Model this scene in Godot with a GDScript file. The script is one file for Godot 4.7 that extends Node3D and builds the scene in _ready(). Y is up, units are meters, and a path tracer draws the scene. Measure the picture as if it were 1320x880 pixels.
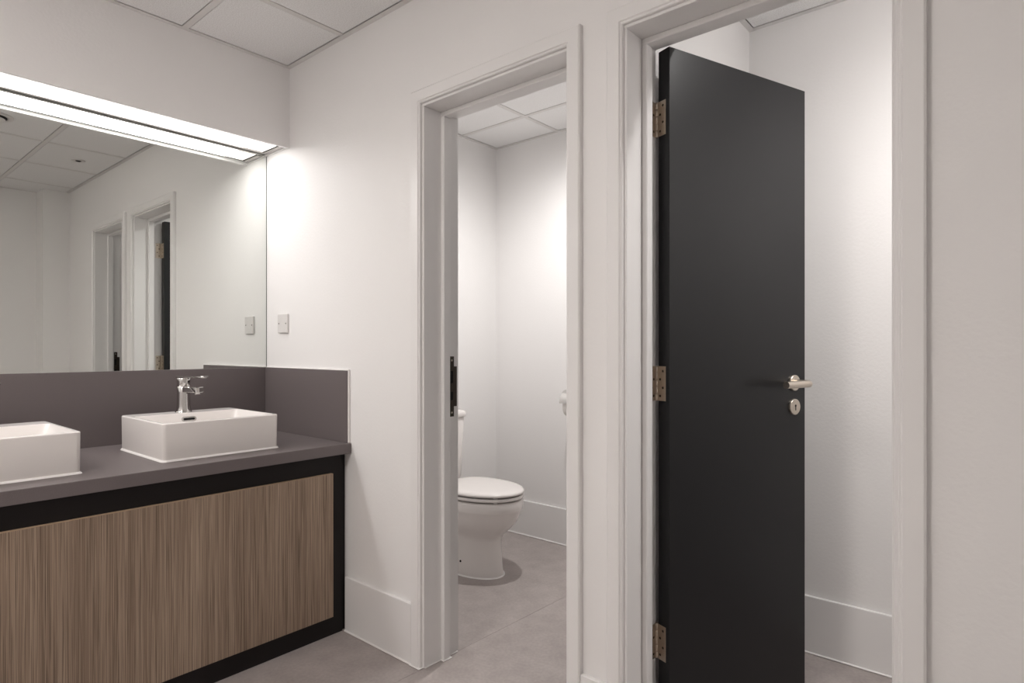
extends Node3D
# A washroom with a vanity under a mirror and two doorways to toilet cubicles. Metres, y up.
# x = 0 is the mirror face, z = 0 the face of the far wall with the doors, y = 0 the floor.

const CEIL := 2.42          # underside of the ceiling grid
const SOFFIT := 2.06        # underside of the bulkhead over the mirror
const REAR := 2.25          # rear wall, behind the camera
const HEAD := 2.018         # underside of the door linings
const DEEP := -0.165        # inner face of the wall with the doors
const BASIN_Y := 0.764      # top of the counter

var M := {}
var used := {}
var meshes := {}


func _ready() -> void:
	set_view()
	make_materials()
	build_shell()
	build_ceilings()
	build_door_frames()
	build_doors()
	build_baseboards()
	build_vanity()
	build_mirror_and_light()
	build_basins()
	build_toilet()
	build_small_things()


# ------------------------------------------------------------------ camera, environment, lights
func set_view() -> void:
	var cam := Camera3D.new()
	cam.name = "camera"
	cam.projection = Camera3D.PROJECTION_FRUSTUM
	cam.near = 0.1
	cam.far = 60.0
	cam.size = 2.0 * 0.1 * 440.0 / 789.4
	cam.frustum_offset = Vector2(0.0, 8.2 / 789.4 * 0.1)
	cam.position = Vector3(2.7936, 1.15, 1.468)
	cam.rotation_degrees = Vector3(0, 40.46, 0)
	add_child(cam)
	cam.current = true
	var env := Environment.new()
	env.background_mode = Environment.BG_COLOR
	env.background_color = Color.BLACK
	env.tonemap_mode = Environment.TONE_MAPPER_LINEAR
	env.tonemap_exposure = 1.13
	env.sdfgi_enabled = true
	env.ssao_enabled = true
	env.ssil_enabled = true
	var we := WorldEnvironment.new()
	we.name = "environment"
	we.environment = env
	add_child(we)


const STRIP_ENERGY := 0.92
const TOILET_SPOT := 1.45
const CUBICLE_SPOT := 1.1
const PANEL_ENERGY := 1.8
const PANEL_COLOR := Color(1.0, 0.977, 0.955)


# ------------------------------------------------------------------ materials
func mat(key: String, c: Color, rough := 0.5, metal := 0.0, spec := 0.5) -> StandardMaterial3D:
	var m := StandardMaterial3D.new()
	m.resource_name = key
	m.albedo_color = c
	m.roughness = rough
	m.metallic = metal
	m.metallic_specular = spec
	M[key] = m
	return m


func noise_tex(freq: float, octaves: int, lo: Color, hi: Color, s := 512, sd := 1) -> NoiseTexture2D:
	var n := FastNoiseLite.new()
	n.seed = sd
	n.noise_type = FastNoiseLite.TYPE_SIMPLEX_SMOOTH
	n.frequency = freq
	n.fractal_octaves = octaves
	var t := NoiseTexture2D.new()
	t.width = s
	t.height = s
	t.seamless = true
	t.noise = n
	var g := Gradient.new()
	g.set_color(0, lo)
	g.set_color(1, hi)
	t.color_ramp = g
	return t


func triplanar(m: StandardMaterial3D, per_metre: float) -> void:
	m.uv1_triplanar = true
	m.uv1_world_triplanar = true
	m.uv1_scale = Vector3.ONE * per_metre


func make_materials() -> void:
	var wall := mat("wall_paint", Color8(241, 239, 238), 0.55, 0.0, 0.4)
	wall.heightmap_enabled = true
	wall.heightmap_texture = noise_tex(0.06, 3, Color.BLACK, Color.WHITE, 512, 3)
	wall.heightmap_scale = 0.028
	triplanar(wall, 2.2)
	mat("trim_paint", Color8(239, 237, 236), 0.32)
	mat("sealant", Color8(245, 242, 240), 0.35)
	var floor_m := mat("vinyl", Color8(150, 144, 142), 0.5, 0.0, 0.35)
	floor_m.albedo_color = Color.WHITE
	floor_m.albedo_texture = noise_tex(0.009, 4, Color8(170, 161, 158), Color8(185, 176, 173), 1024, 11)
	triplanar(floor_m, 0.8)
	floor_m.detail_enabled = true
	floor_m.detail_blend_mode = BaseMaterial3D.BLEND_MODE_MUL
	floor_m.detail_albedo = noise_tex(0.15, 3, Color8(236, 236, 236), Color8(255, 255, 255), 512, 5)
	floor_m.detail_uv_layer = BaseMaterial3D.DETAIL_UV_1
	mat("seam", Color8(70, 66, 64), 0.8)
	var tile := mat("ceiling_tile", Color8(226, 221, 216), 0.9, 0.0, 0.2)
	tile.albedo_color = Color.WHITE
	tile.albedo_texture = noise_tex(0.13, 3, Color8(224, 222, 221), Color8(255, 255, 255), 512, 21)
	triplanar(tile, 2.5)
	mat("grid_metal", Color8(224, 221, 219), 0.45)
	mat("void", Color8(40, 38, 37), 0.95)
	mat("door_black", Color8(22, 22, 24), 0.34, 0.0, 0.4)
	mat("door_edge", Color8(24, 24, 25), 0.5)
	var lam := mat("laminate", Color.WHITE, 0.42, 0.0, 0.4)
	lam.albedo_texture = noise_tex(0.3, 2, Color8(106, 98, 98), Color8(116, 108, 108), 256, 31)
	triplanar(lam, 4.0)
	mat("laminate_edge", Color8(66, 57, 56), 0.5)
	mat("carcass", Color8(31, 27, 27), 0.55, 0.0, 0.35)
	mat("ceramic", Color8(238, 233, 230), 0.12, 0.0, 0.5)
	mat("seat_plastic", Color8(238, 233, 230), 0.22)
	mat("chrome", Color8(214, 212, 210), 0.06, 1.0)
	mat("polished_steel", Color8(222, 219, 216), 0.22, 1.0)
	mat("steel", Color8(202, 192, 180), 0.34, 1.0)
	mat("hinge_metal", Color8(196, 184, 170), 0.34, 1.0)
	mat("bronze", Color8(72, 64, 57), 0.45, 0.8)
	mat("hole", Color8(14, 13, 13), 0.9)
	mat("mirror", Color8(226, 228, 225), 0.0, 1.0)
	mat("mirror_edge", Color8(70, 78, 74), 0.3)
	mat("plate", Color8(222, 219, 217), 0.35)
	mat("paper", Color8(240, 237, 233), 0.9, 0.0, 0.2)
	mat("aluminium", Color8(190, 186, 183), 0.4, 0.6)
	mat("dark_gap", Color8(45, 42, 41), 0.7)
	var glow := mat("diffuser", Color8(240, 238, 235), 0.5)
	glow.emission_enabled = true
	glow.emission = Color(1.0, 0.975, 0.95)
	glow.emission_energy_multiplier = 1.3
	var panel := mat("panel_glow", Color8(240, 238, 235), 0.5)
	panel.emission_enabled = true
	panel.emission = PANEL_COLOR
	panel.emission_energy_multiplier = 1.5
	var lamp := mat("lamp_glow", Color8(240, 238, 230), 0.5)
	lamp.emission_enabled = true
	lamp.emission = Color(1.0, 0.95, 0.88)
	lamp.emission_energy_multiplier = 3.0
	var wood := mat("zebra_wood", Color.WHITE, 0.5, 0.0, 0.35)
	wood.albedo_texture = wood_texture()
	wood.uv1_triplanar = true
	wood.uv1_world_triplanar = true
	wood.uv1_scale = Vector3.ONE / 1.25
	mat("wood_edge", Color8(176, 150, 124), 0.5)


func wood_texture() -> ImageTexture:
	# vertical straight grain: fine dark pores and light streaks that wander a little along the board
	var w := 2048
	var h := 512
	var im := Image.create(w, h, false, Image.FORMAT_RGB8)
	var a := FastNoiseLite.new()
	a.seed = 4
	a.frequency = 1.0
	a.fractal_type = FastNoiseLite.FRACTAL_NONE
	var dark := Color8(112, 94, 80)
	var mid := Color8(160, 139, 121)
	var light := Color8(190, 170, 150)
	for y in h:
		for x in w:
			var fx := float(x)
			var fy := float(y)
			var fine := a.get_noise_2d(fx * 0.55, fy * 0.0022)
			var pore := a.get_noise_2d(fx * 0.85 + 900.0, fy * 0.006)
			var broad := a.get_noise_2d(fx * 0.09 + 300.0, fy * 0.0025)
			var huge := a.get_noise_2d(fx * 0.012 + 70.0, fy * 0.001)
			var t := fine * 0.62 + broad * 0.2 + huge * 0.2
			var c := mid.lerp(light, clampf(t * 1.3, 0.0, 1.0)) if t > 0.0 else mid.lerp(dark, clampf(-t * 1.4, 0.0, 1.0))
			if pore < -0.35:
				c = c.lerp(dark.darkened(0.25), clampf((-0.35 - pore) * 3.0, 0.0, 0.9))
			im.set_pixel(x, y, c)
	return ImageTexture.create_from_image(im)


# ------------------------------------------------------------------ nodes
func numbered(called: String) -> String:
	var n: int = used.get(called, 0)
	used[called] = n + 1
	return called if n == 0 else "%s_%03d" % [called, n]


func thing(called: String, label: String, category: String, at := Vector3.ZERO, group := "", kind := "") -> Node3D:
	var o := Node3D.new()
	o.name = numbered(called)
	add_child(o, true)
	o.position = at
	meta(o, label, category, group, kind)
	return o


func meta(o: Node, label: String, category: String, group := "", kind := "") -> void:
	o.set_meta("label", label)
	o.set_meta("category", category)
	if group:
		o.set_meta("group", group)
	if kind:
		o.set_meta("kind", kind)


func part(called: String, mesh: Mesh, m: Material, parent: Node, at := Vector3.ZERO) -> MeshInstance3D:
	var o := MeshInstance3D.new()
	o.name = called
	o.mesh = mesh
	o.material_override = m
	o.position = at
	o.cast_shadow = GeometryInstance3D.SHADOW_CASTING_SETTING_ON
	parent.add_child(o, true)
	return o


func whole(called: String, mesh: Mesh, m: Material, label: String, category: String, kind := "") -> MeshInstance3D:
	var o := part(numbered(called), mesh, m, self)
	meta(o, label, category, "", kind)
	return o


# ------------------------------------------------------------------ shapes
func new_st() -> SurfaceTool:
	var st := SurfaceTool.new()
	st.begin(Mesh.PRIMITIVE_TRIANGLES)
	st.set_smooth_group(-1)
	return st


func done(st: SurfaceTool) -> ArrayMesh:
	st.generate_normals()
	return st.commit()


func tri(st: SurfaceTool, a: Vector3, b: Vector3, c: Vector3, out: Vector3) -> void:
	var n := (c - a).cross(b - a)
	st.add_vertex(a)
	if n.dot(out) >= 0.0:
		st.add_vertex(b)
		st.add_vertex(c)
	else:
		st.add_vertex(c)
		st.add_vertex(b)


func quad(st: SurfaceTool, a: Vector3, b: Vector3, c: Vector3, d: Vector3, out: Vector3) -> void:
	tri(st, a, b, c, out)
	tri(st, a, c, d, out)


func add_box(st: SurfaceTool, lo: Vector3, hi: Vector3, ch := 0.0) -> void:
	# a box with chamfered edges
	var c := (lo + hi) * 0.5
	var h := (hi - lo) * 0.5
	ch = minf(ch, minf(h.x, minf(h.y, h.z)) * 0.9)
	var face := func(axis: int, s: Vector3) -> Vector3:
		var p := Vector3(s.x * h.x, s.y * h.y, s.z * h.z)
		for k in 3:
			if k != axis:
				p[k] -= s[k] * ch
		return c + p
	for axis in 3:
		var u := (axis + 1) % 3
		var v := (axis + 2) % 3
		for sg in [-1.0, 1.0]:
			var q := []
			for uv in [[-1.0, -1.0], [1.0, -1.0], [1.0, 1.0], [-1.0, 1.0]]:
				var s := Vector3.ZERO
				s[axis] = sg
				s[u] = uv[0]
				s[v] = uv[1]
				q.append(face.call(axis, s))
			var out := Vector3.ZERO
			out[axis] = sg
			quad(st, q[0], q[1], q[2], q[3], out)
	if ch <= 0.0:
		return
	for axis in 3:      # edges along this axis
		var u := (axis + 1) % 3
		var v := (axis + 2) % 3
		for su in [-1.0, 1.0]:
			for sv in [-1.0, 1.0]:
				var s0 := Vector3.ZERO
				s0[u] = su
				s0[v] = sv
				s0[axis] = -1.0
				var s1 := s0
				s1[axis] = 1.0
				var out := Vector3.ZERO
				out[u] = su
				out[v] = sv
				quad(st, face.call(u, s0), face.call(u, s1), face.call(v, s1), face.call(v, s0), out)
	for sx in [-1.0, 1.0]:
		for sy in [-1.0, 1.0]:
			for sz in [-1.0, 1.0]:
				var s := Vector3(sx, sy, sz)
				tri(st, face.call(0, s), face.call(1, s), face.call(2, s), s)


func box(lo: Vector3, hi: Vector3, ch := 0.0) -> ArrayMesh:
	var st := new_st()
	add_box(st, lo, hi, ch)
	return done(st)


func sized_box(size: Vector3, ch := 0.0) -> ArrayMesh:
	# a shared box that stands around its own centre
	var key := "%.4f %.4f %.4f %.4f" % [size.x, size.y, size.z, ch]
	if not meshes.has(key):
		meshes[key] = box(-size * 0.5, size * 0.5, ch)
	return meshes[key]


func add_loft(st: SurfaceTool, loops: Array, groups: Array, cap_first := true, cap_last := true) -> void:
	# bands between closed loops of equal length; groups[i] is the smoothing group of band i
	var n: int = loops[0].size()
	var centre := Vector3.ZERO
	for i in loops.size() - 1:
		var c0 := mean(loops[i])
		var c1 := mean(loops[i + 1])
		st.set_smooth_group(groups[i])
		for k in n:
			var a: Vector3 = loops[i][k]
			var b: Vector3 = loops[i][(k + 1) % n]
			var c: Vector3 = loops[i + 1][(k + 1) % n]
			var d: Vector3 = loops[i + 1][k]
			ordered(st, a, b, c)
			ordered(st, a, c, d)
		centre = c0 + c1
	st.set_smooth_group(-1)
	if cap_first:
		var m := mean(loops[0])
		for k in n:
			ordered(st, m, loops[0][(k + 1) % n], loops[0][k])
	if cap_last:
		var e: int = loops.size() - 1
		var m2 := mean(loops[e])
		for k in n:
			ordered(st, m2, loops[e][k], loops[e][(k + 1) % n])


func ordered(st: SurfaceTool, a: Vector3, b: Vector3, c: Vector3) -> void:
	if (b - a).cross(c - a).length_squared() < 1e-16:
		return
	st.add_vertex(a)
	st.add_vertex(b)
	st.add_vertex(c)


func mean(p: Array) -> Vector3:
	var s := Vector3.ZERO
	for q in p:
		s += q
	return s / p.size()


func circle(centre: Vector3, axis: Vector3, r: float, n := 24) -> Array:
	# turns so that lofting along the axis gives faces that look outwards
	var a := axis.normalized()
	var u := (Vector3.UP if absf(a.y) < 0.9 else Vector3.RIGHT).cross(a).normalized()
	var v := a.cross(u)
	var out := []
	for k in n:
		var t := -TAU * k / n
		out.append(centre + (u * cos(t) + v * sin(t)) * r)
	return out


func add_lathe(st: SurfaceTool, at: Vector3, axis: Vector3, profile: Array, n := 24, smooth := true) -> void:
	# profile: [distance along the axis, radius] from the foot to the tip; a third value starts a new smoothing group
	var loops := []
	var groups := []
	var g := 1
	for p in profile:
		loops.append(circle(at + axis.normalized() * p[0], axis, maxf(p[1], 0.0001), n))
		if p.size() > 2:
			g += 1
		groups.append(g if smooth else -1)
	add_loft(st, loops, groups)


func add_tube(st: SurfaceTool, path: Array, r: float, n := 16) -> void:
	var loops := []
	var groups := []
	var u := Vector3.ZERO
	for i in path.size():
		var d: Vector3
		if i == 0:
			d = path[1] - path[0]
		elif i == path.size() - 1:
			d = path[i] - path[i - 1]
		else:
			d = (path[i] - path[i - 1]).normalized() + (path[i + 1] - path[i]).normalized()
		d = d.normalized()
		if i == 0:
			u = (Vector3.UP if absf(d.y) < 0.9 else Vector3.RIGHT).cross(d).normalized()
		else:
			u = (u - d * u.dot(d)).normalized()
		var v := d.cross(u)
		var loop := []
		for k in n:
			var t := -TAU * k / n
			loop.append(path[i] + (u * cos(t) + v * sin(t)) * r)
		loops.append(loop)
		groups.append(1)
	add_loft(st, loops, groups)


func rounded_rect(x0: float, x1: float, z0: float, z1: float, y: float, r: float, per := 6) -> Array:
	# seen from above; lofting it upwards gives faces that look outwards
	var out := []
	var corners := [[x1 - r, z1 - r, 0.0], [x0 + r, z1 - r, PI / 2], [x0 + r, z0 + r, PI], [x1 - r, z0 + r, PI * 1.5]]
	for c in corners:
		for k in per + 1:
			var t: float = c[2] + PI / 2 * k / per
			out.append(Vector3(c[0] + r * cos(t), y, c[1] + r * sin(t)))
	return out


func egg(xc: float, front: float, back: float, half: float, y: float, n := 56, square := 2.0) -> Array:
	# outline of a pan or a seat: longer towards +x, squarer at the back
	var out := []
	for k in n:
		var t := TAU * k / n
		var c := cos(t)
		var s := sin(t)
		var e := 2.0 if c > 0.0 else square
		var px := signf(c) * pow(absf(c), 2.0 / e)
		var pz := signf(s) * pow(absf(s), 2.0 / e)
		out.append(Vector3(xc + px * (front if c > 0.0 else back), y, pz * half))
	return out


# ------------------------------------------------------------------ the shell
func build_shell() -> void:
	var w: Material = M.wall_paint
	var top := 2.62
	whole("wall_left", box(Vector3(-0.2, 0, 0.0), Vector3(-0.006, top, REAR)), w, "white painted wall behind the long mirror and vanity", "wall", "structure")
	var st := new_st()      # the wall with the two doorways
	add_box(st, Vector3(-0.2, 0, DEEP), Vector3(1.103, top, 0))
	add_box(st, Vector3(1.103, 2.043, DEEP), Vector3(1.777, top, 0))
	add_box(st, Vector3(1.777, 0, DEEP), Vector3(1.928, top, 0))
	add_box(st, Vector3(1.928, 2.043, DEEP), Vector3(2.6, top, 0))
	add_box(st, Vector3(2.6, 0, DEEP), Vector3(3.6, top, 0))
	whole("wall_far", done(st), w, "white painted wall with two doorways into the toilet cubicles", "wall", "structure")
	var right := whole("wall_right", box(Vector3(3.43, 0, 0), Vector3(3.6, top, REAR)), w, "plain white wall seen only in the mirror, beyond a boxed-out nib", "wall", "structure")
	part("pilaster", box(Vector3(3.236, 0, 0), Vector3(3.43, top, 0.178)), w, right)
	whole("wall_rear", box(Vector3(-0.2, 0, REAR), Vector3(3.6, top, REAR + 0.15)), w, "plain white wall opposite the two doorways", "wall", "structure")
	# the cubicle with the toilet
	whole("wall_toilet_side", box(Vector3(-0.2, 0, -1.458), Vector3(0.165, top, DEEP)), w, "white cubicle wall that the toilet backs onto", "wall", "structure")
	whole("wall_toilet_back", box(Vector3(-0.2, 0, -1.6), Vector3(1.92, top, -1.458)), w, "white cubicle wall beyond the toilet with the paper holder", "wall", "structure")
	whole("wall_partition", box(Vector3(1.80, 0, -1.458), Vector3(1.92, top, DEEP)), w, "white partition between the two toilet cubicles", "wall", "structure")
	whole("wall_cubicle_back", box(Vector3(1.92, 0, -1.18), Vector3(3.5, top, -1.03)), w, "white wall beyond the open black door", "wall", "structure")
	whole("wall_cubicle_side", box(Vector3(3.35, 0, -1.03), Vector3(3.5, top, DEEP)), w, "white side wall of the cubicle behind the black door", "wall", "structure")
	# bulkhead over the mirror: a box with a lip in front of the recessed light
	var sf := new_st()
	add_box(sf, Vector3(-0.006, 2.09, 0), Vector3(0.209, top, REAR))
	add_box(sf, Vector3(0.194, SOFFIT, 0), Vector3(0.209, 2.09, REAR))
	add_box(sf, Vector3(0.0, SOFFIT + 0.004, 0), Vector3(0.194, 2.09, 0.008))
	whole("trim_1", done(sf), w, "white boxed bulkhead above the mirror with a light strip beneath", "bulkhead", "structure")
	# floor: vinyl sheets that meet at a seam under the first doorway
	var fl := thing("floor", "grey mottled vinyl floor running through both doorways", "floor", Vector3.ZERO, "", "structure")
	var seam_a := Vector2(1.074, REAR)
	var seam_b := Vector2(1.16, -1.6)
	for side in 2:
		var f := new_st()
		var outer := -0.3 if side == 0 else 3.7
		var off := -0.0006 if side == 0 else 0.0006
		var p := [Vector3(outer, 0, REAR + 0.1), Vector3(seam_a.x + off, 0, REAR + 0.1), Vector3(seam_b.x + off, 0, -1.6), Vector3(outer, 0, -1.6)]
		quad(f, p[0], p[1], p[2], p[3], Vector3.UP)
		for k in 4:
			var a: Vector3 = p[k]
			var b: Vector3 = p[(k + 1) % 4]
			var down := Vector3(0, -0.004, 0)
			quad(f, a, b, b + down, a + down, ((a + b) * 0.5 - (p[0] + p[2]) * 0.5))
		part("vinyl_sheet", done(f), M.vinyl, fl)
	part("floor_slab", box(Vector3(-0.3, -0.2, -1.6), Vector3(3.7, -0.003, REAR + 0.1)), M.seam, fl)


func build_ceilings() -> void:
	var main := thing("ceiling", "suspended ceiling of white mineral tiles above the vanity", "ceiling", Vector3.ZERO, "", "structure")
	grid(main, 0.209, 3.43, 0.0, REAR, [0.65, 1.25, 1.85, 2.45, 3.05], [0.46, 1.06, 1.66], [], Vector2(1.55, 1.94))
	var a := thing("ceiling_toilet", "suspended ceiling of white tiles above the toilet", "ceiling", Vector3.ZERO, "", "structure")
	grid(a, 0.165, 1.80, -1.458, DEEP, [0.66, 1.26], [-1.14, -0.54], [Vector2(1.0, -0.8)])
	var b := thing("ceiling_cubicle", "suspended tile ceiling seen above the open black door", "ceiling", Vector3.ZERO, "", "structure")
	grid(b, 1.92, 3.35, -1.03, DEEP, [2.45, 3.05], [-0.73, -0.22], [Vector2(2.88, -0.38)])
	part("ceiling_slab", box(Vector3(-0.2, 2.6, -1.6), Vector3(3.6, 2.75, REAR + 0.15)), M.void, main)


func grid(parent: Node3D, x0: float, x1: float, z0: float, z1: float, xb: Array, zb: Array, holes: Array, open_cell := Vector2(99, 99)) -> void:
	var bw := 0.012
	var y := CEIL
	for z in zb:
		part("main_bar", sized_box(Vector3(x1 - x0 - 0.03, 0.006, 2 * bw), 0.0008), M.grid_metal, parent, Vector3((x0 + x1) * 0.5, y + 0.003, z))
	var zs := [z0 + 0.022] + zb + [z1 - 0.022]
	zs.sort()
	var xs := [x0 + 0.022] + xb + [x1 - 0.022]
	for i in zs.size() - 1:
		var za: float = zs[i] + (bw if i > 0 else 0.0)
		var zc: float = zs[i + 1] - (bw if i < zs.size() - 2 else 0.0)
		for x in xb:
			part("cross_bar", sized_box(Vector3(2 * bw, 0.0055, zc - za - 0.001), 0.0008), M.grid_metal, parent, Vector3(x, y + 0.00325, (za + zc) * 0.5))
		for j in xs.size() - 1:
			var xa: float = xs[j] + (bw if j > 0 else 0.0)
			var xc: float = xs[j + 1] - (bw if j < xs.size() - 2 else 0.0)
			var size := Vector3(xc - xa - 0.005, 0.015, zc - za - 0.005)
			var at := Vector3((xa + xc) * 0.5, y + 0.0095, (za + zc) * 0.5)
			if absf(open_cell.x - at.x) < 0.1 and absf(open_cell.y - at.z) < 0.1:
				continue      # a light panel lies here
			var mesh: Mesh = sized_box(size, 0.0012)
			for h in holes:
				if absf(h.x - at.x) < size.x * 0.5 and absf(h.y - at.z) < size.z * 0.5:
					mesh = holed_tile(size, Vector2(h.x - at.x, h.y - at.z), 0.047)
			part("ceiling_tile", mesh, M.ceiling_tile, parent, at)
	# perimeter wall angle
	var t := 0.022
	part("wall_angle", box(Vector3(x0, y, z0), Vector3(x1, y + 0.002, z0 + t)), M.grid_metal, parent)
	part("wall_angle", box(Vector3(x0, y, z1 - t), Vector3(x1, y + 0.002, z1)), M.grid_metal, parent)
	part("wall_angle", box(Vector3(x0, y, z0 + t), Vector3(x0 + t, y + 0.002, z1 - t)), M.grid_metal, parent)
	part("wall_angle", box(Vector3(x1 - t, y, z0 + t), Vector3(x1, y + 0.002, z1 - t)), M.grid_metal, parent)


func holed_tile(size: Vector3, at: Vector2, r: float) -> ArrayMesh:
	var st := new_st()
	var n := 32
	var h := size * 0.5
	var ring := []
	var edge := []
	for k in n:
		var t := TAU * k / n
		var d := Vector2(cos(t), sin(t))
		ring.append(at + d * r)
		var f := 1e9
		if absf(d.x) > 1e-6:
			f = minf(f, ((h.x if d.x > 0 else -h.x) - at.x) / d.x)
		if absf(d.y) > 1e-6:
			f = minf(f, ((h.z if d.y > 0 else -h.z) - at.y) / d.y)
		edge.append(at + d * f)
	for k in n:
		var j := (k + 1) % n
		for s in [-1.0, 1.0]:
			var y: float = s * h.y
			quad(st, v3(ring[k], y), v3(ring[j], y), v3(edge[j], y), v3(edge[k], y), Vector3(0, s, 0))
			var e0: Vector2 = edge[k]
			var e1: Vector2 = edge[j]
			if absf(e0.x - e1.x) > 1e-5 and absf(e0.y - e1.y) > 1e-5:      # the corner of the tile
				var c := Vector2(e0.x if absf(absf(e0.x) - h.x) < 1e-5 else e1.x, e0.y if absf(absf(e0.y) - h.z) < 1e-5 else e1.y)
				tri(st, v3(e0, y), v3(c, y), v3(e1, y), Vector3(0, s, 0))
		var mid: Vector2 = (ring[k] + ring[j]) * 0.5 - at
		quad(st, v3(ring[k], -h.y), v3(ring[j], -h.y), v3(ring[j], h.y), v3(ring[k], h.y), Vector3(-mid.x, 0, -mid.y))
	return done(st)


func v3(p: Vector2, y: float) -> Vector3:
	return Vector3(p.x, y, p.y)


# ------------------------------------------------------------------ door frames and doors
func build_door_frames() -> void:
	door_frame(1.128, 1.752, "white door lining and architrave around the doorway to the toilet", 1.0)
	door_frame(1.953, 2.575, "white door lining and architrave around the open black door", -1.0)


func door_frame(x0: float, x1: float, label: String, latch: float) -> void:
	var o := thing("trim_1", label, "door frame", Vector3.ZERO, "", "structure")
	var m: Material = M.trim_paint
	# lining
	part("jamb", box(Vector3(x0 - 0.025, 0, DEEP), Vector3(x0, HEAD, 0.0025), 0.0015), m, o)
	part("jamb", box(Vector3(x1, 0, DEEP), Vector3(x1 + 0.025, HEAD, 0.0025), 0.0015), m, o)
	part("head", box(Vector3(x0 - 0.025, HEAD, DEEP), Vector3(x1 + 0.025, HEAD + 0.025, 0.0025), 0.0015), m, o)
	# stops
	part("stop", box(Vector3(x0, 0, -0.113), Vector3(x0 + 0.017, HEAD - 0.017, -0.08), 0.002), m, o)
	part("stop", box(Vector3(x1 - 0.017, 0, -0.113), Vector3(x1, HEAD - 0.017, -0.08), 0.002), m, o)
	part("stop", box(Vector3(x0, HEAD - 0.017, -0.113), Vector3(x1, HEAD, -0.08), 0.002), m, o)
	# architraves, mitred, on both faces of the wall
	for face in [0.0, DEEP]:
		var dir := 1.0 if face == 0.0 else -1.0
		var xi0 := x0 - 0.008
		var xi1 := x1 + 0.008
		var yi := HEAD + 0.008
		# profile across the board: [distance from the inner edge, proud of the wall]
		var prof := [[0.0, 0.0], [0.0, 0.012], [0.0025, 0.0145], [0.0055, 0.0145], [0.0085, 0.0185], [0.044, 0.0185], [0.048, 0.015], [0.048, 0.0]]
		for piece in 3:
			var st := new_st()
			var a := []
			var b := []
			var c2 := Vector3.ZERO
			for p in prof:
				var d: float = p[0]
				var z: float = face + dir * p[1]
				if piece == 0:
					a.append(Vector3(xi0 - d, 0, z))
					b.append(Vector3(xi0 - d, yi + d, z))
				elif piece == 1:
					a.append(Vector3(xi1 + d, 0, z))
					b.append(Vector3(xi1 + d, yi + d, z))
				else:
					a.append(Vector3(xi0 - d, yi + d, z))
					b.append(Vector3(xi1 + d, yi + d, z))
			c2 = (mean(a) + mean(b)) * 0.5
			for k in prof.size():
				var j: int = (k + 1) % prof.size()
				var mid: Vector3 = (a[k] + b[j]) * 0.5
				var out := mid - c2
				if k == prof.size() - 1:
					out = Vector3(0, 0, -dir)
				elif k >= 1 and k <= prof.size() - 3:
					out = Vector3(0, 0, dir)
				quad(st, a[k], b[k], b[j], a[j], out)
			for k in range(1, prof.size() - 1):
				tri(st, a[0], a[k], a[k + 1], a[0] - b[0])
				tri(st, b[0], b[k], b[k + 1], b[0] - a[0])
			part("architrave", done(st), m, o)
	# bead of sealant where the frame meets the floor
	var sb := new_st()
	for xs in [x0, x1]:
		var s := 1.0 if xs == x0 else -1.0
		add_box(sb, Vector3(minf(xs, xs + s * 0.006), 0, -0.08), Vector3(maxf(xs, xs + s * 0.006), 0.004, 0.0), 0.002)
		add_box(sb, Vector3(minf(xs, xs + s * 0.022), 0, -0.118), Vector3(maxf(xs, xs + s * 0.022), 0.004, -0.075), 0.002)
		add_box(sb, Vector3(minf(xs - s * 0.06, xs - s * 0.003), 0, 0.0), Vector3(maxf(xs - s * 0.06, xs - s * 0.003), 0.004, 0.023), 0.002)
		add_box(sb, Vector3(minf(xs, xs + s * 0.006), 0, DEEP), Vector3(maxf(xs, xs + s * 0.006), 0.004, -0.118), 0.002)
	part("sealant_bead", done(sb), M.sealant, o)
	# strike plate in the latch jamb, behind the stop
	var jx := x0 if latch > 0.0 else x1
	var sp := Node3D.new()
	sp.name = "strike_plate"
	o.add_child(sp, true)
	sp.position = Vector3(jx, 1.005, -0.135)
	var st2 := new_st()
	var t := 0.0018 * latch
	var bits := [[-0.113, -0.052, -0.011, 0.011], [-0.052, -0.02, -0.011, -0.0065], [-0.052, -0.02, 0.0065, 0.011], [-0.02, 0.012, -0.011, 0.011], [0.012, 0.058, -0.011, -0.0065], [0.012, 0.058, 0.0065, 0.011], [0.058, 0.113, -0.011, 0.011], [-0.075, 0.075, -0.026, -0.0105]]
	for q in bits:
		add_box(st2, Vector3(minf(0.0, t), q[0], q[2]), Vector3(maxf(0.0, t), q[1], q[3]), 0.0003)
	part("plate", done(st2), M.bronze, sp)
	var kp := new_st()
	add_box(kp, Vector3(minf(0.0, 0.0004 * latch), -0.052, -0.0065), Vector3(maxf(0.0, 0.0004 * latch), -0.02, 0.0065))
	add_box(kp, Vector3(minf(0.0, 0.0004 * latch), 0.012, -0.0065), Vector3(maxf(0.0, 0.0004 * latch), 0.058, 0.0065))
	part("keep", done(kp), M.hole, sp)
	for sy in [-0.098, 0.098]:
		var sc := new_st()
		add_lathe(sc, Vector3(t, sy, 0), Vector3(latch, 0, 0), [[0.0, 0.004], [0.0006, 0.0035, 1], [0.0008, 0.0]], 12)
		part("screw", done(sc), M.steel, sp)


func build_doors() -> void:
	door("door_1", Vector3(1.7485, 0, -0.164), -1.0, 90.0, "black door folded back inside the toilet cubicle, seen edge-on in the mirror")
	door("door_2", Vector3(1.9565, 0, -0.164), 1.0, 70.35, "black flush door standing open with a steel lever handle")


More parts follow.
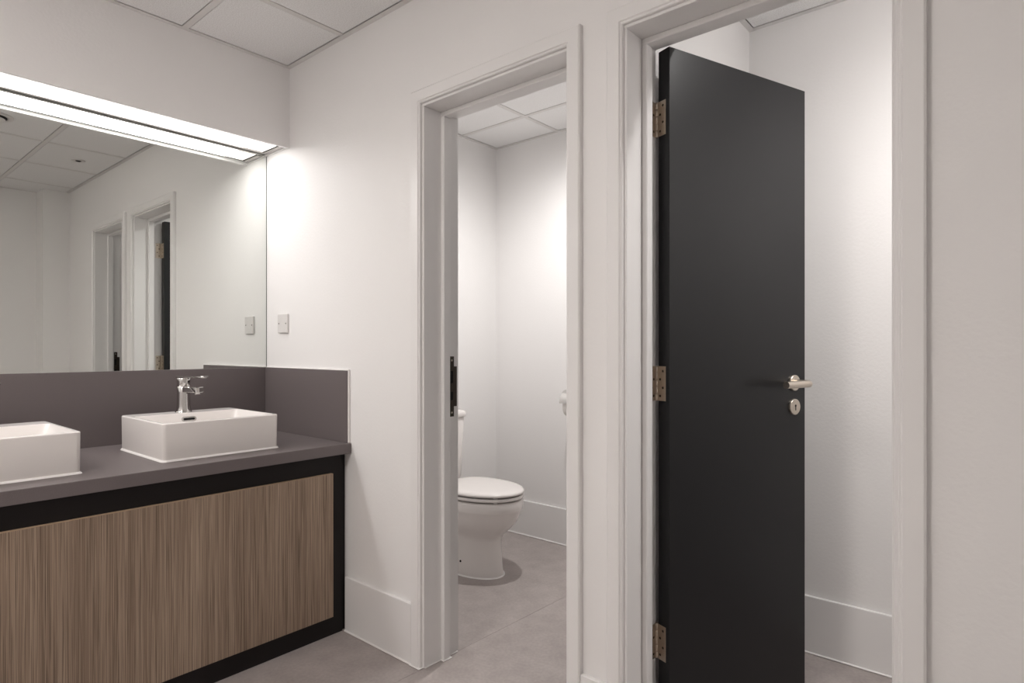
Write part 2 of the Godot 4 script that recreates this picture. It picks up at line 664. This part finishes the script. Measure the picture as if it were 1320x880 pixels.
func door(called: String, pin: Vector3, side: float, open: float, label: String) -> void:
	# side +1: hinged on its left as seen from the washroom, the leaf runs to +x when shut
	var o := thing(called, label, "door", pin, "", "structure")
	var turn := deg_to_rad(open) * side
	o.rotation.y = turn
	var s := side
	var wide := 0.6145
	var leaf := part("leaf", box(Vector3(minf(0.0, s * wide), 0.008, 0.006), Vector3(maxf(0.0, s * wide), 2.008, 0.05), 0.0015), M.door_black, o)
	# furniture on both faces; the visible face looks to +z of the closed leaf
	for f in [1.0, -1.0]:
		var zf := 0.05 if f > 0.0 else 0.006
		var hx := s * 0.5545
		var hy := 1.035
		var out := Vector3(0, 0, f)
		var rose := new_st()
		add_lathe(rose, Vector3(hx, hy, zf), out, [[0.0, 0.026], [0.006, 0.026, 1], [0.0075, 0.0245, 1], [0.008, 0.0]], 36)
		part("rose", done(rose), M.steel, leaf)
		var lever := new_st()
		var path := []
		path.append(Vector3(hx, hy, zf + f * 0.006))
		path.append(Vector3(hx, hy, zf + f * 0.038))
		for k in 9:
			var t := PI / 2 * k / 8.0
			path.append(Vector3(hx - s * 0.02 * (1.0 - cos(t)), hy, zf + f * (0.044 + 0.02 * sin(t))))
		path.append(Vector3(hx - s * 0.125, hy - 0.001, zf + f * 0.064))
		add_tube(lever, path, 0.0112, 20)
		part("lever_handle", done(lever), M.steel, leaf)
		var esc := new_st()
		add_lathe(esc, Vector3(hx, hy - 0.079, zf), out, [[0.0, 0.026], [0.006, 0.026, 1], [0.0075, 0.0245, 1], [0.008, 0.0]], 36)
		part("escutcheon", done(esc), M.steel, leaf)
		var cyl := new_st()
		add_lathe(cyl, Vector3(hx, hy - 0.075, zf + f * 0.008), out, [[0.0, 0.0042], [0.0004, 0.0042, 1], [0.0006, 0.0]], 16)
		add_box(cyl, Vector3(hx - 0.0022, hy - 0.09, minf(zf + f * 0.008, zf + f * 0.0085)), Vector3(hx + 0.0022, hy - 0.076, maxf(zf + f * 0.008, zf + f * 0.0085)))
		part("keyhole", done(cyl), M.hole, leaf)
	# latch faceplate on the free edge
	part("faceplate", box(Vector3(minf(s * wide, s * (wide + 0.001)), 0.9, 0.017), Vector3(maxf(s * wide, s * (wide + 0.001)), 1.14, 0.039)), M.steel, leaf)
	# three butt hinges
	for hy in [0.299, 1.047, 1.812]:
		var h := Node3D.new()
		h.name = "hinge"
		o.add_child(h, true)
		h.position = Vector3(0, hy, 0)
		var pinst := new_st()
		for k in 5:
			add_lathe(pinst, Vector3(0, -0.051 + k * 0.0204, 0), Vector3.UP, [[0.0006, 0.0052], [0.0012, 0.0058], [0.0192, 0.0058], [0.0198, 0.0052]], 14)
		part("knuckle", done(pinst), M.hinge_metal, h)
		# flap on the leaf's edge, and flap on the jamb (turned back by the opening angle)
		for which in 2:
			var st := new_st()
			var nx := -s if which == 0 else s
			var xx := 0.0 if which == 0 else -s * 0.0035
			var a := Vector3(minf(xx, xx + nx * 0.0015), -0.05, 0.002)
			var b := Vector3(maxf(xx, xx + nx * 0.0015), 0.05, 0.037)
			add_box(st, a, b, 0.0004)
			var fl := part("flap", done(st), M.hinge_metal, h)
			for k in 4:
				var sc := new_st()
				add_lathe(sc, Vector3(xx + nx * 0.0015, -0.036 + k * 0.024, 0.026 if k % 2 == 1 else 0.015), Vector3(nx, 0, 0), [[0.0, 0.0038], [0.0005, 0.0034, 1], [0.0007, 0.0]], 12)
				var screw := part("screw", done(sc), M.bronze, h)
				if which == 1:
					screw.rotation.y = -turn
			if which == 1:
				fl.rotation.y = -turn


func build_baseboards() -> void:
	var m: Material = M.trim_paint
	var hh := 0.22
	var t := 0.015
	baseboard("baseboard_far", "tall white skirting boards along the wall with the doorways", [
		[Vector3(0.66, 0, 0), Vector3(1.0715, hh, t), 2], [Vector3(1.809, 0, 0), Vector3(1.8965, hh, t), 2], [Vector3(2.632, 0, 0), Vector3(3.236, hh, t), 2]])
	baseboard("baseboard_right", "tall white skirting along the wall facing the mirror", [[Vector3(3.43 - t, 0, 0.178), Vector3(3.43, hh, REAR), -1]])
	baseboard("baseboard_rear", "tall white skirting along the wall opposite the doorways", [[Vector3(0.7, 0, REAR - t), Vector3(3.41, hh, REAR), -2]])
	baseboard("baseboard_toilet_back", "tall white skirting on the wall beyond the toilet", [[Vector3(0.165, 0, -1.458), Vector3(1.8, hh - 0.008, -1.458 + t), 2]])
	baseboard("baseboard_toilet_side", "white skirting on the wall that the toilet backs onto", [[Vector3(0.165, 0, -1.44), Vector3(0.165 + t, hh - 0.008, DEEP), 1]])
	baseboard("baseboard_cubicle_back", "tall white skirting on the wall beyond the black door", [[Vector3(1.92, 0, -1.03), Vector3(3.35, hh - 0.006, -1.03 + t), 2]])
	baseboard("baseboard_cubicle_side", "white skirting on the side wall of the cubicle with the black door", [[Vector3(3.35 - t, 0, -1.012), Vector3(3.35, hh - 0.006, DEEP), -1]])


func baseboard(called: String, label: String, runs: Array) -> void:
	var o := thing(called, label, "skirting board", Vector3.ZERO, "", "structure")
	for r in runs:
		var lo: Vector3 = r[0]
		var hi: Vector3 = r[1]
		part("board", box(lo, hi, 0.002), M.trim_paint, o)
		var a := lo
		var b := Vector3(hi.x, 0.007, hi.z)
		var e := 0.007
		match int(r[2]):
			2:
				a.z = hi.z - 0.001
				b.z = hi.z + e
			-2:
				a.z = lo.z - e
				b.z = lo.z + 0.001
			1:
				a.x = hi.x - 0.001
				b.x = hi.x + e
			-1:
				a.x = lo.x - e
				b.x = lo.x + 0.001
		part("sealant_bead", box(a, b, 0.003), M.sealant, o)


# ------------------------------------------------------------------ vanity
func build_vanity() -> void:
	var v := thing("vanity_unit", "black vanity cabinet with a wide zebra-grain wood front panel below the counter", "cabinet")
	part("carcass", box(Vector3(0.0, 0.0, 0.02), Vector3(0.652, 0.723, REAR), 0.0015), M.carcass, v)
	part("filler_strip", box(Vector3(0.0, 0.0, 0.001), Vector3(0.64, 0.723, 0.02)), M.carcass, v)
	# wood faced panels, the next one starting outside the picture
	for run in [[0.075, 1.20], [1.205, 2.2]]:
		var p := part("front_panel", box(Vector3(0.6525, 0.079, run[0]), Vector3(0.669, 0.6485, run[1]), 0.0006), M.zebra_wood, v)
		var st := new_st()
		add_box(st, Vector3(0.6527, 0.6485, run[0]), Vector3(0.6690, 0.6495, run[1]), 0.0003)
		add_box(st, Vector3(0.6527, 0.079, run[0] - 0.001), Vector3(0.6690, 0.6495, run[0]), 0.0003)
		part("edge_band", done(st), M.wood_edge, p)
	var c := thing("vanity_counter", "dark mauve-grey laminate counter carrying the two white basins", "counter")
	part("worktop", box(Vector3(0.0, 0.7235, 0.002), Vector3(0.6855, BASIN_Y, REAR), 0.0012), M.laminate, c)
	part("front_edge", box(Vector3(0.6855, 0.7235, 0.002), Vector3(0.6867, BASIN_Y - 0.0008, REAR), 0.0004), M.laminate, c)
	var s := thing("splashback", "long dark grey splashback panel under the mirror behind the basins", "splashback")
	part("panel", box(Vector3(-0.005, BASIN_Y, 0.0125), Vector3(0.010, 1.057, REAR), 0.0008), M.laminate, s)
	var e := thing("splashback", "short dark grey splashback panel returning along the end wall of the vanity", "splashback")
	part("panel", box(Vector3(-0.005, BASIN_Y, 0.0005), Vector3(0.672, 1.057, 0.012), 0.0008), M.laminate, e)
	var st2 := new_st()
	add_box(st2, Vector3(0.012, 1.0565, 0.0), Vector3(0.677, 1.0615, 0.010), 0.002)
	add_box(st2, Vector3(0.6715, BASIN_Y, 0.0), Vector3(0.677, 1.0615, 0.0095), 0.002)
	part("sealant_bead", done(st2), M.sealant, e)


func build_mirror_and_light() -> void:
	var m := thing("mirror", "long frameless wall mirror reflecting the doorways and ceiling", "mirror")
	part("glass", box(Vector3(-0.0055, 1.0575, 0.003), Vector3(0.0, 2.074, REAR)), M.mirror, m)
	part("edge_gap", box(Vector3(-0.0055, 1.0575, 0.0006), Vector3(0.0006, 2.074, 0.003)), M.mirror_edge, m)
	var l := thing("strip_light", "long white strip light recessed under the bulkhead above the mirror", "light")
	part("back_rail", box(Vector3(0.007, 2.070, 0.008), Vector3(0.026, 2.089, REAR)), M.aluminium, l)
	part("back_gap", box(Vector3(0.0, 2.0735, 0.008), Vector3(0.007, 2.089, REAR)), M.dark_gap, l)
	part("front_rail", box(Vector3(0.172, 2.0765, 0.008), Vector3(0.194, 2.089, REAR)), M.dark_gap, l)
	part("end_cap", box(Vector3(0.026, 2.0675, 0.012), Vector3(0.172, 2.089, 0.030)), M.aluminium, l)
	part("end_gap", box(Vector3(0.026, 2.0715, 0.030), Vector3(0.172, 2.089, 0.035)), M.dark_gap, l)
	part("diffuser", box(Vector3(0.026, 2.073, 0.035), Vector3(0.172, 2.089, REAR)), M.diffuser, l)
	var a := AreaLight3D.new()
	a.name = "strip_glow"
	a.area_size = Vector2(0.144, REAR - 0.13)
	a.light_color = Color(1.0, 0.99, 0.99)
	a.light_energy = STRIP_ENERGY
	a.area_range = 8.0
	a.shadow_enabled = true
	l.add_child(a)
	a.position = Vector3(0.099, 2.0722, (REAR + 0.12) * 0.5)
	a.rotation_degrees = Vector3(-90, 0, 0)


# ------------------------------------------------------------------ basins and taps
func build_basins() -> void:
	var where := [0.457, 1.1015]
	var tails := ["nearer the corner, shown whole", "farther from the corner, partly out of view"]
	for i in 2:
		basin(where[i], "white rectangular counter basin " + tails[i])
	tap(where[0], "chrome single-lever basin tap on the rear ledge of the corner basin")
	tap(where[1], "chrome basin tap on the basin farther from the corner")


func basin(zc: float, label: String) -> void:
	var o := thing("basin", label, "basin", Vector3(0.155, BASIN_Y, zc), "white counter basins")
	var w := 0.207
	var d := 0.412
	var h := 0.13
	var st := new_st()
	var bx0 := 0.095
	var loops := [
		rounded_rect(0.004, d - 0.004, -w + 0.004, w - 0.004, 0.0, 0.014), rounded_rect(0.001, d - 0.001, -w + 0.001, w - 0.001, 0.01, 0.014), rounded_rect(0.0, d, -w, w, h - 0.004, 0.014), rounded_rect(0.0012, d - 0.0012, -w + 0.0012, w - 0.0012, h - 0.0012, 0.0135), rounded_rect(0.004, d - 0.004, -w + 0.004, w - 0.004, h, 0.012),
		rounded_rect(bx0, d - 0.011, -w + 0.011, w - 0.011, h, 0.02), rounded_rect(bx0 + 0.003, d - 0.0135, -w + 0.0135, w - 0.0135, h - 0.003, 0.02),
		rounded_rect(bx0 + 0.014, d - 0.03, -w + 0.05, w - 0.05, 0.045, 0.03), rounded_rect(bx0 + 0.03, d - 0.055, -w + 0.075, w - 0.075, 0.028, 0.04), rounded_rect(bx0 + 0.1, d - 0.11, -w + 0.15, w - 0.15, 0.024, 0.02)]
	add_loft(st, loops, [1, 1, 2, 2, 3, 4, 4, 5, 5])
	part("bowl", done(st), M.ceramic, o)
	var sb := new_st()
	add_loft(sb, [rounded_rect(-0.004, d + 0.004, -w - 0.004, w + 0.004, 0.0, 0.017), rounded_rect(-0.0035, d + 0.0035, -w - 0.0035, w + 0.0035, 0.002, 0.017), rounded_rect(-0.0005, d + 0.0005, -w - 0.0005, w + 0.0005, 0.0058, 0.0145)], [1, 1])
	part("sealant_bead", done(sb), M.sealant, o)
	# overflow ring on the sloping back of the bowl
	var slope := Vector3(0.083, 0.011, 0).normalized()
	var at := Vector3(bx0 + 0.0065, 0.106, 0)
	var ring := new_st()
	var out := []
	var inn := []
	var outf := []
	var innf := []
	var up := Vector3(-slope.y, slope.x, 0)
	for k in 28:
		var t := TAU * k / 28
		var cx := 0.0175 * signf(cos(t)) * (1.0 if absf(cos(t)) > 0.02 else 0.0)
		var p := Vector2(cx + 0.0105 * cos(t), 0.0105 * sin(t))
		var q := Vector2(cx + 0.0045 * cos(t), 0.0045 * sin(t))
		out.append(at + Vector3(0, 0, 1) * p.x + up * p.y)
		outf.append(at + Vector3(0, 0, 1) * p.x * 0.97 + up * p.y * 0.92 + slope * 0.0025)
		innf.append(at + Vector3(0, 0, 1) * q.x + up * q.y + slope * 0.0025)
		inn.append(at + Vector3(0, 0, 1) * q.x + up * q.y)
	for k in 28:
		var j := (k + 1) % 28
		quad(ring, out[k], out[j], outf[j], outf[k], out[k] - at)
		quad(ring, outf[k], outf[j], innf[j], innf[k], slope)
		quad(ring, innf[k], innf[j], inn[j], inn[k], at - inn[k])
	var r := part("overflow_ring", done(ring), M.polished_steel, o)
	var slot := new_st()
	for k in 28:
		tri(slot, at + slope * 0.0006, inn[k] + slope * 0.0006, inn[(k + 1) % 28] + slope * 0.0006, slope)
	part("slot", done(slot), M.hole, r)
	var dr := new_st()
	add_lathe(dr, Vector3(0.25, 0.0242, 0), Vector3.UP, [[0.0, 0.032], [0.002, 0.031, 1], [0.0025, 0.024], [0.005, 0.022], [0.006, 0.0]], 28)
	part("drain", done(dr), M.chrome, o)


func tap(zc: float, label: String) -> void:
	var o := thing("basin_tap", label, "tap", Vector3(0.205, BASIN_Y + 0.13, zc), "chrome basin taps")
	o.rotation_degrees.y = 28.0      # the tap stands turned towards the corner
	var b := new_st()
	add_lathe(b, Vector3.ZERO, Vector3.UP, [[0.0, 0.0305], [0.0025, 0.0305], [0.004, 0.029, 1], [0.009, 0.0275], [0.018, 0.0255], [0.03, 0.0245], [0.074, 0.024], [0.1, 0.024], [0.102, 0.0225]], 36)
	part("body", done(b), M.chrome, o)
	# flat spout reaching over the bowl, rounded in plan, with the aerator below its tip
	var s := new_st()
	var plan := []
	for q in [[0.079, 0.002], [0.081, 0.0], [0.0985, 0.0], [0.1005, 0.002]]:
		plan.append(rounded_rect(-0.016 + q[1], 0.083 - q[1], -0.0205 + q[1], 0.0205 - q[1], q[0], 0.012))
	add_loft(s, plan, [1, 2, 3])
	part("spout", done(s), M.chrome, o)
	var n := new_st()
	add_lathe(n, Vector3(0.066, 0.0795, 0), Vector3(0.12, -1, 0), [[0.0, 0.0125], [0.005, 0.0125], [0.0075, 0.0115, 1], [0.0078, 0.0]], 24)
	part("aerator", done(n), M.chrome, o)
	# cartridge and flat lever
	var c := new_st()
	add_lathe(c, Vector3(0, 0.102, 0), Vector3.UP, [[0.0, 0.0225], [0.002, 0.0245], [0.032, 0.0245], [0.034, 0.0235]], 36)
	part("cartridge", done(c), M.chrome, o)
	var lv := new_st()
	var lp := []
	for q in [[0.1365, 0.0012], [0.1377, 0.0], [0.1425, 0.0], [0.1437, 0.0012]]:
		lp.append(rounded_rect(-0.025 + q[1], 0.104 - q[1], -0.0195 + q[1], 0.0195 - q[1], q[0], 0.01))
	add_loft(lv, lp, [1, 2, 3])
	var lever := part("lever", done(lv), M.chrome, o)
	var ix := new_st()
	add_lathe(ix, Vector3(0.0243, 0.122, 0), Vector3.RIGHT, [[0.0, 0.0042], [0.0006, 0.0038, 1], [0.0008, 0.0]], 14)
	part("indicator", done(ix), M.hole, lever)


# ------------------------------------------------------------------ toilet
func build_toilet() -> void:
	var o := thing("toilet", "white close-coupled toilet with its lid down, seen through the first doorway", "toilet", Vector3(0.165, 0, -0.83))
	var st := new_st()
	var sec := [
		[0.0, 0.40, 0.192, 0.21, 0.112], [0.012, 0.40, 0.190, 0.21, 0.110], [0.06, 0.40, 0.184, 0.21, 0.106], [0.13, 0.40, 0.178, 0.21, 0.103], [0.18, 0.40, 0.178, 0.21, 0.104],
		[0.205, 0.405, 0.186, 0.205, 0.110], [0.225, 0.412, 0.202, 0.2, 0.122], [0.25, 0.422, 0.219, 0.2, 0.139], [0.28, 0.434, 0.233, 0.2, 0.155], [0.31, 0.442, 0.241, 0.2, 0.166], [0.335, 0.447, 0.245, 0.2, 0.172],
		[0.342, 0.448, 0.249, 0.2, 0.1765], [0.35, 0.449, 0.251, 0.2, 0.1785], [0.385, 0.45, 0.252, 0.2, 0.18], [0.392, 0.45, 0.248, 0.2, 0.176], [0.395, 0.45, 0.24, 0.2, 0.168]]
	var loops := []
	var groups := []
	for s in sec:
		loops.append(egg(s[1], s[2], s[3], s[4], s[0], 56, 2.6))
		groups.append(1)
	add_loft(st, loops, groups)
	part("pan", done(st), M.ceramic, o)
	# shelf behind the bowl that the cistern stands on, and the trap below it
	var sh := new_st()
	var shelf := []
	for q in [[0.30, 0.085], [0.33, 0.10], [0.39, 0.115], [0.395, 0.11]]:
		shelf.append(rounded_rect(0.012, 0.33, -q[1], q[1], q[0], 0.03))
	add_loft(sh, shelf, [1, 1, 1])
	var trap := []
	for k in 9:
		var t := k / 8.0
		trap.append(Vector3(0.25 - 0.235 * t, 0.24 - 0.06 * sin(t * PI), 0))
	add_tube(sh, trap, 0.055, 20)
	part("pan_shelf", done(sh), M.ceramic, o)
	var bead := new_st()
	add_loft(bead, [egg(0.40, 0.198, 0.215, 0.118, 0.0, 56, 2.6), egg(0.40, 0.1965, 0.215, 0.1165, 0.0025, 56, 2.6), egg(0.40, 0.190, 0.21, 0.110, 0.006, 56, 2.6)], [1, 1])
	part("sealant_bead", done(bead), M.sealant, o)
	var fix := new_st()
	add_lathe(fix, Vector3(0.415, 0.07, 0.1045), Vector3(0, 0, 1), [[0.0, 0.006], [0.003, 0.005], [0.004, 0.0]], 12)
	part("fixing_cap", done(fix), M.hole, o)
	# seat ring (as a full slab: the lid hides its opening) and lid
	var se := new_st()
	add_loft(se, [egg(0.45, 0.246, 0.2, 0.176, 0.4015, 56, 2.8), egg(0.45, 0.254, 0.203, 0.183, 0.404, 56, 2.8), egg(0.45, 0.254, 0.203, 0.183, 0.414, 56, 2.8), egg(0.45, 0.248, 0.2, 0.178, 0.418, 56, 2.8)], [1, 1, 1])
	part("seat", done(se), M.seat_plastic, o)
	for q in [[0.3, 0.13], [0.3, -0.13], [0.64, 0.09], [0.64, -0.09]]:
		var sb := new_st()
		add_lathe(sb, Vector3(q[0], 0.394, q[1]), Vector3.UP, [[0.0, 0.012], [0.03, 0.012]], 12)
		part("buffer", done(sb), M.seat_plastic, o)
	var li := new_st()
	add_loft(li, [egg(0.45, 0.247, 0.2, 0.177, 0.4245, 56, 2.8), egg(0.45, 0.2555, 0.204, 0.1845, 0.427, 56, 2.8), egg(0.45, 0.2555, 0.204, 0.1845, 0.434, 56, 2.8), egg(0.45, 0.250, 0.202, 0.180, 0.440, 56, 2.8), egg(0.45, 0.235, 0.195, 0.168, 0.4435, 56, 2.8), egg(0.45, 0.19, 0.17, 0.13, 0.4465, 56, 2.7), egg(0.45, 0.1, 0.1, 0.07, 0.4485, 56, 2.5), egg(0.45, 0.01, 0.01, 0.01, 0.449, 56)], [1, 1, 1, 1, 1, 1, 1])
	part("lid", done(li), M.seat_plastic, o)
	for sz in [-0.075, 0.075]:
		var hg := new_st()
		add_lathe(hg, Vector3(0.238, 0.425, sz - 0.02), Vector3(0, 0, 1), [[0.0, 0.012], [0.04, 0.012]], 16)
		add_lathe(hg, Vector3(0.238, 0.393, sz), Vector3.UP, [[0.0, 0.012], [0.028, 0.012]], 16)
		part("seat_hinge", done(hg), M.chrome, o)
	# cistern
	var ci := new_st()
	add_loft(ci, [rounded_rect(0.012, 0.165, -0.145, 0.145, 0.397, 0.04), rounded_rect(0.005, 0.175, -0.16, 0.16, 0.43, 0.04), rounded_rect(0.002, 0.187, -0.176, 0.176, 0.758, 0.045), rounded_rect(0.006, 0.183, -0.172, 0.172, 0.763, 0.045)], [1, 1, 1])
	var cis := part("cistern", done(ci), M.ceramic, o)
	var cl := new_st()
	add_loft(cl, [rounded_rect(0.0, 0.194, -0.183, 0.183, 0.764, 0.048), rounded_rect(0.0, 0.196, -0.185, 0.185, 0.769, 0.05), rounded_rect(0.0, 0.196, -0.185, 0.185, 0.783, 0.05), rounded_rect(0.004, 0.189, -0.178, 0.178, 0.795, 0.045), rounded_rect(0.02, 0.17, -0.16, 0.16, 0.8, 0.04)], [1, 1, 1, 1])
	part("cistern_lid", done(cl), M.ceramic, cis)
	var bt := new_st()
	add_lathe(bt, Vector3(0.1, 0.8, 0), Vector3.UP, [[0.0, 0.025], [0.004, 0.025, 1], [0.006, 0.022], [0.0065, 0.0]], 28)
	part("flush_button", done(bt), M.chrome, cis)


# ------------------------------------------------------------------ small things
func build_small_things() -> void:
	# light panel laid into the ceiling grid over the middle of the room
	var lp := thing("ceiling_light_panel", "square white light panel laid into the ceiling grid over the room", "light", Vector3(1.55, CEIL + 0.002, 1.9445))
	for q in [[Vector3(-0.287, 0, -0.287), Vector3(0.287, 0.012, -0.272)], [Vector3(-0.287, 0, 0.272), Vector3(0.287, 0.012, 0.287)], [Vector3(-0.287, 0, -0.272), Vector3(-0.272, 0.012, 0.272)], [Vector3(0.272, 0, -0.272), Vector3(0.287, 0.012, 0.272)]]:
		part("frame", box(q[0], q[1], 0.001), M.grid_metal, lp)
	part("diffuser", box(Vector3(-0.272, 0.003, -0.272), Vector3(0.272, 0.012, 0.272)), M.panel_glow, lp)
	var al := AreaLight3D.new()
	al.name = "panel_glow"
	al.area_size = Vector2(0.54, 0.54)
	al.light_color = PANEL_COLOR
	al.light_energy = PANEL_ENERGY
	al.area_range = 8.0
	al.shadow_enabled = true
	lp.add_child(al)
	al.position = Vector3(0, 0.0015, 0)
	al.rotation_degrees = Vector3(-90, 0, 0)
	# blank plate beside the mirror
	var p := thing("outlet_plate", "small square white blank plate with two screws beside the mirror", "wall plate", Vector3(0.16, 1.262, 0))
	part("plate", box(Vector3(-0.043, -0.043, 0.0), Vector3(0.043, 0.043, 0.0095), 0.0018), M.plate, p)
	for sx in [-0.030, 0.030]:
		var sc := new_st()
		add_lathe(sc, Vector3(sx, 0, 0.0095), Vector3(0, 0, 1), [[0.0, 0.0032], [0.0006, 0.003, 1], [0.0007, 0.0]], 12)
		part("screw", done(sc), M.bronze, p)
	# paper holder and roll on the wall beyond the toilet
	var at := Vector3(0.822, 0.835, -1.458)
	var h := thing("paper_holder", "chrome covered toilet paper holder on the wall beyond the toilet", "paper holder", at)
	var st := new_st()
	add_box(st, Vector3(-0.06, 0.035, 0.0), Vector3(0.06, 0.085, 0.006), 0.002)
	part("back_plate", done(st), M.chrome, h)
	var cv := new_st()
	var a := []
	for k in 13:
		var t := deg_to_rad(100.0 - 100.0 * k / 12.0)
		a.append(Vector2(0.062 + 0.066 * cos(t), 0.005 + 0.072 * sin(t)))
	for k in 12:
		for f in [1.0, -1.0]:
			var e := Vector2(0.0, 0.0) if f > 0.0 else Vector2(-0.0015, -0.0015)
			var q0: Vector2 = a[k] + e
			var q1: Vector2 = a[k + 1] + e
			quad(cv, Vector3(-0.064, q0.y, q0.x), Vector3(0.064, q0.y, q0.x), Vector3(0.064, q1.y, q1.x), Vector3(-0.064, q1.y, q1.x), Vector3(0, f * 0.7, f * 0.7))
		var b0: Vector2 = a[k]
		var b1: Vector2 = a[k + 1]
		for sx in [-0.064, 0.064]:
			quad(cv, Vector3(sx, b0.y, b0.x), Vector3(sx, b1.y, b1.x), Vector3(sx, b1.y - 0.0015, b1.x - 0.0015), Vector3(sx, b0.y - 0.0015, b0.x - 0.0015), Vector3(sx, 0, 0))
	part("cover", done(cv), M.chrome, h)
	var bar := new_st()
	add_tube(bar, [Vector3(0.066, 0.05, 0.004), Vector3(0.066, 0.03, 0.03), Vector3(0.066, 0.0, 0.058), Vector3(0.062, -0.006, 0.064), Vector3(-0.064, -0.006, 0.064)], 0.004, 10)
	part("roll_bar", done(bar), M.chrome, h)
	var r := thing("toilet_roll", "white toilet paper roll hanging on the chrome holder", "toilet roll", at + Vector3(-0.055, -0.022, 0.064))
	for shell in [["paper", 0.05, 0.0205, 0.0, 0.104], ["core", 0.0205, 0.0198, -0.0004, 0.1048]]:
		var rl := new_st()
		var rings := []
		for q in [[shell[3], shell[2]], [shell[3], shell[1] - 0.002], [shell[3] + 0.002, shell[1]], [shell[4] - 0.002, shell[1]], [shell[4], shell[1] - 0.002], [shell[4], shell[2]], [shell[3], shell[2]]]:
			rings.append(circle(Vector3(q[0], 0, 0), Vector3.RIGHT, maxf(q[1], shell[2]), 36))
		add_loft(rl, rings, [1, 2, 3, 4, 5, 6], false, false)
		part(shell[0], done(rl), M.paper if shell[0] == "paper" else M.wood_edge, r)
	# fittings in the ceiling, seen in the mirror
	var v := thing("air_valve", "round white air valve in a ceiling tile, seen in the mirror", "air valve", Vector3(1.545, CEIL + 0.002, 0.765))
	var rim := new_st()
	add_lathe(rim, Vector3.ZERO, Vector3.DOWN, [[0.0, 0.095], [0.004, 0.094], [0.009, 0.082], [0.007, 0.07, 1], [0.001, 0.066]], 40)
	part("rim", done(rim), M.grid_metal, v)
	var throat := new_st()
	add_lathe(throat, Vector3(0, -0.0055, 0), Vector3.DOWN, [[0.0, 0.066], [0.0025, 0.066, 1], [0.0027, 0.0]], 40)
	part("throat", done(throat), M.dark_gap, v)
	var disc := new_st()
	add_lathe(disc, Vector3(0, -0.007, 0), Vector3.DOWN, [[0.0, 0.03], [0.008, 0.058], [0.012, 0.059], [0.015, 0.055], [0.019, 0.03], [0.02, 0.0]], 40)
	part("disc", done(disc), M.grid_metal, v)
	var d := thing("ceiling_sensor", "small round recessed ceiling fitting with a dark centre, seen in the mirror", "sensor", Vector3(2.145, CEIL + 0.002, 0.215))
	var sr := new_st()
	add_lathe(sr, Vector3.ZERO, Vector3.DOWN, [[0.0, 0.041], [0.003, 0.04], [0.005, 0.033], [0.004, 0.018, 1], [0.0, 0.016]], 32)
	part("rim", done(sr), M.grid_metal, d)
	var eye := new_st()
	add_lathe(eye, Vector3(0, -0.003, 0), Vector3.DOWN, [[0.0, 0.018], [0.002, 0.017], [0.005, 0.011], [0.006, 0.0]], 24)
	part("lens", done(eye), M.dark_gap, d)
	# recessed downlights in the cubicles
	downlight(Vector3(1.0, CEIL, -0.8), "round recessed ceiling downlight above the toilet", TOILET_SPOT)
	downlight(Vector3(2.88, CEIL, -0.38), "round recessed ceiling downlight in the cubicle with the black door", CUBICLE_SPOT)


func downlight(at: Vector3, label: String, energy: float) -> void:
	var o := thing("downlight", label, "light", at, "cubicle downlights")
	var hollow := new_st()
	var loops := []
	for q in [[0.0, 0.054], [-0.003, 0.0535], [-0.0045, 0.048], [-0.0035, 0.043], [0.012, 0.0425], [0.05, 0.036]]:
		loops.append(circle(Vector3(0, q[0], 0), Vector3.DOWN, q[1], 36))
	add_loft(hollow, loops, [1, 1, 1, 2, 2], false, false)
	part("reflector", done(hollow), M.grid_metal, o)
	var lampst := new_st()
	add_lathe(lampst, Vector3(0, 0.055, 0), Vector3.DOWN, [[0.0, 0.035], [0.008, 0.035], [0.012, 0.03], [0.013, 0.0]], 28)
	part("lamp", done(lampst), M.lamp_glow, o)
	var s := SpotLight3D.new()
	s.name = "lamp_beam"
	s.light_energy = energy
	s.light_color = Color(1.0, 0.99, 0.98)
	s.spot_angle = 87.0
	s.spot_angle_attenuation = 1.0
	s.spot_range = 6.0
	s.spot_attenuation = 2.0
	s.light_size = 0.03
	s.shadow_enabled = true
	o.add_child(s)
	s.position = Vector3(0, 0.004, 0)
	s.rotation_degrees = Vector3(-90, 0, 0)
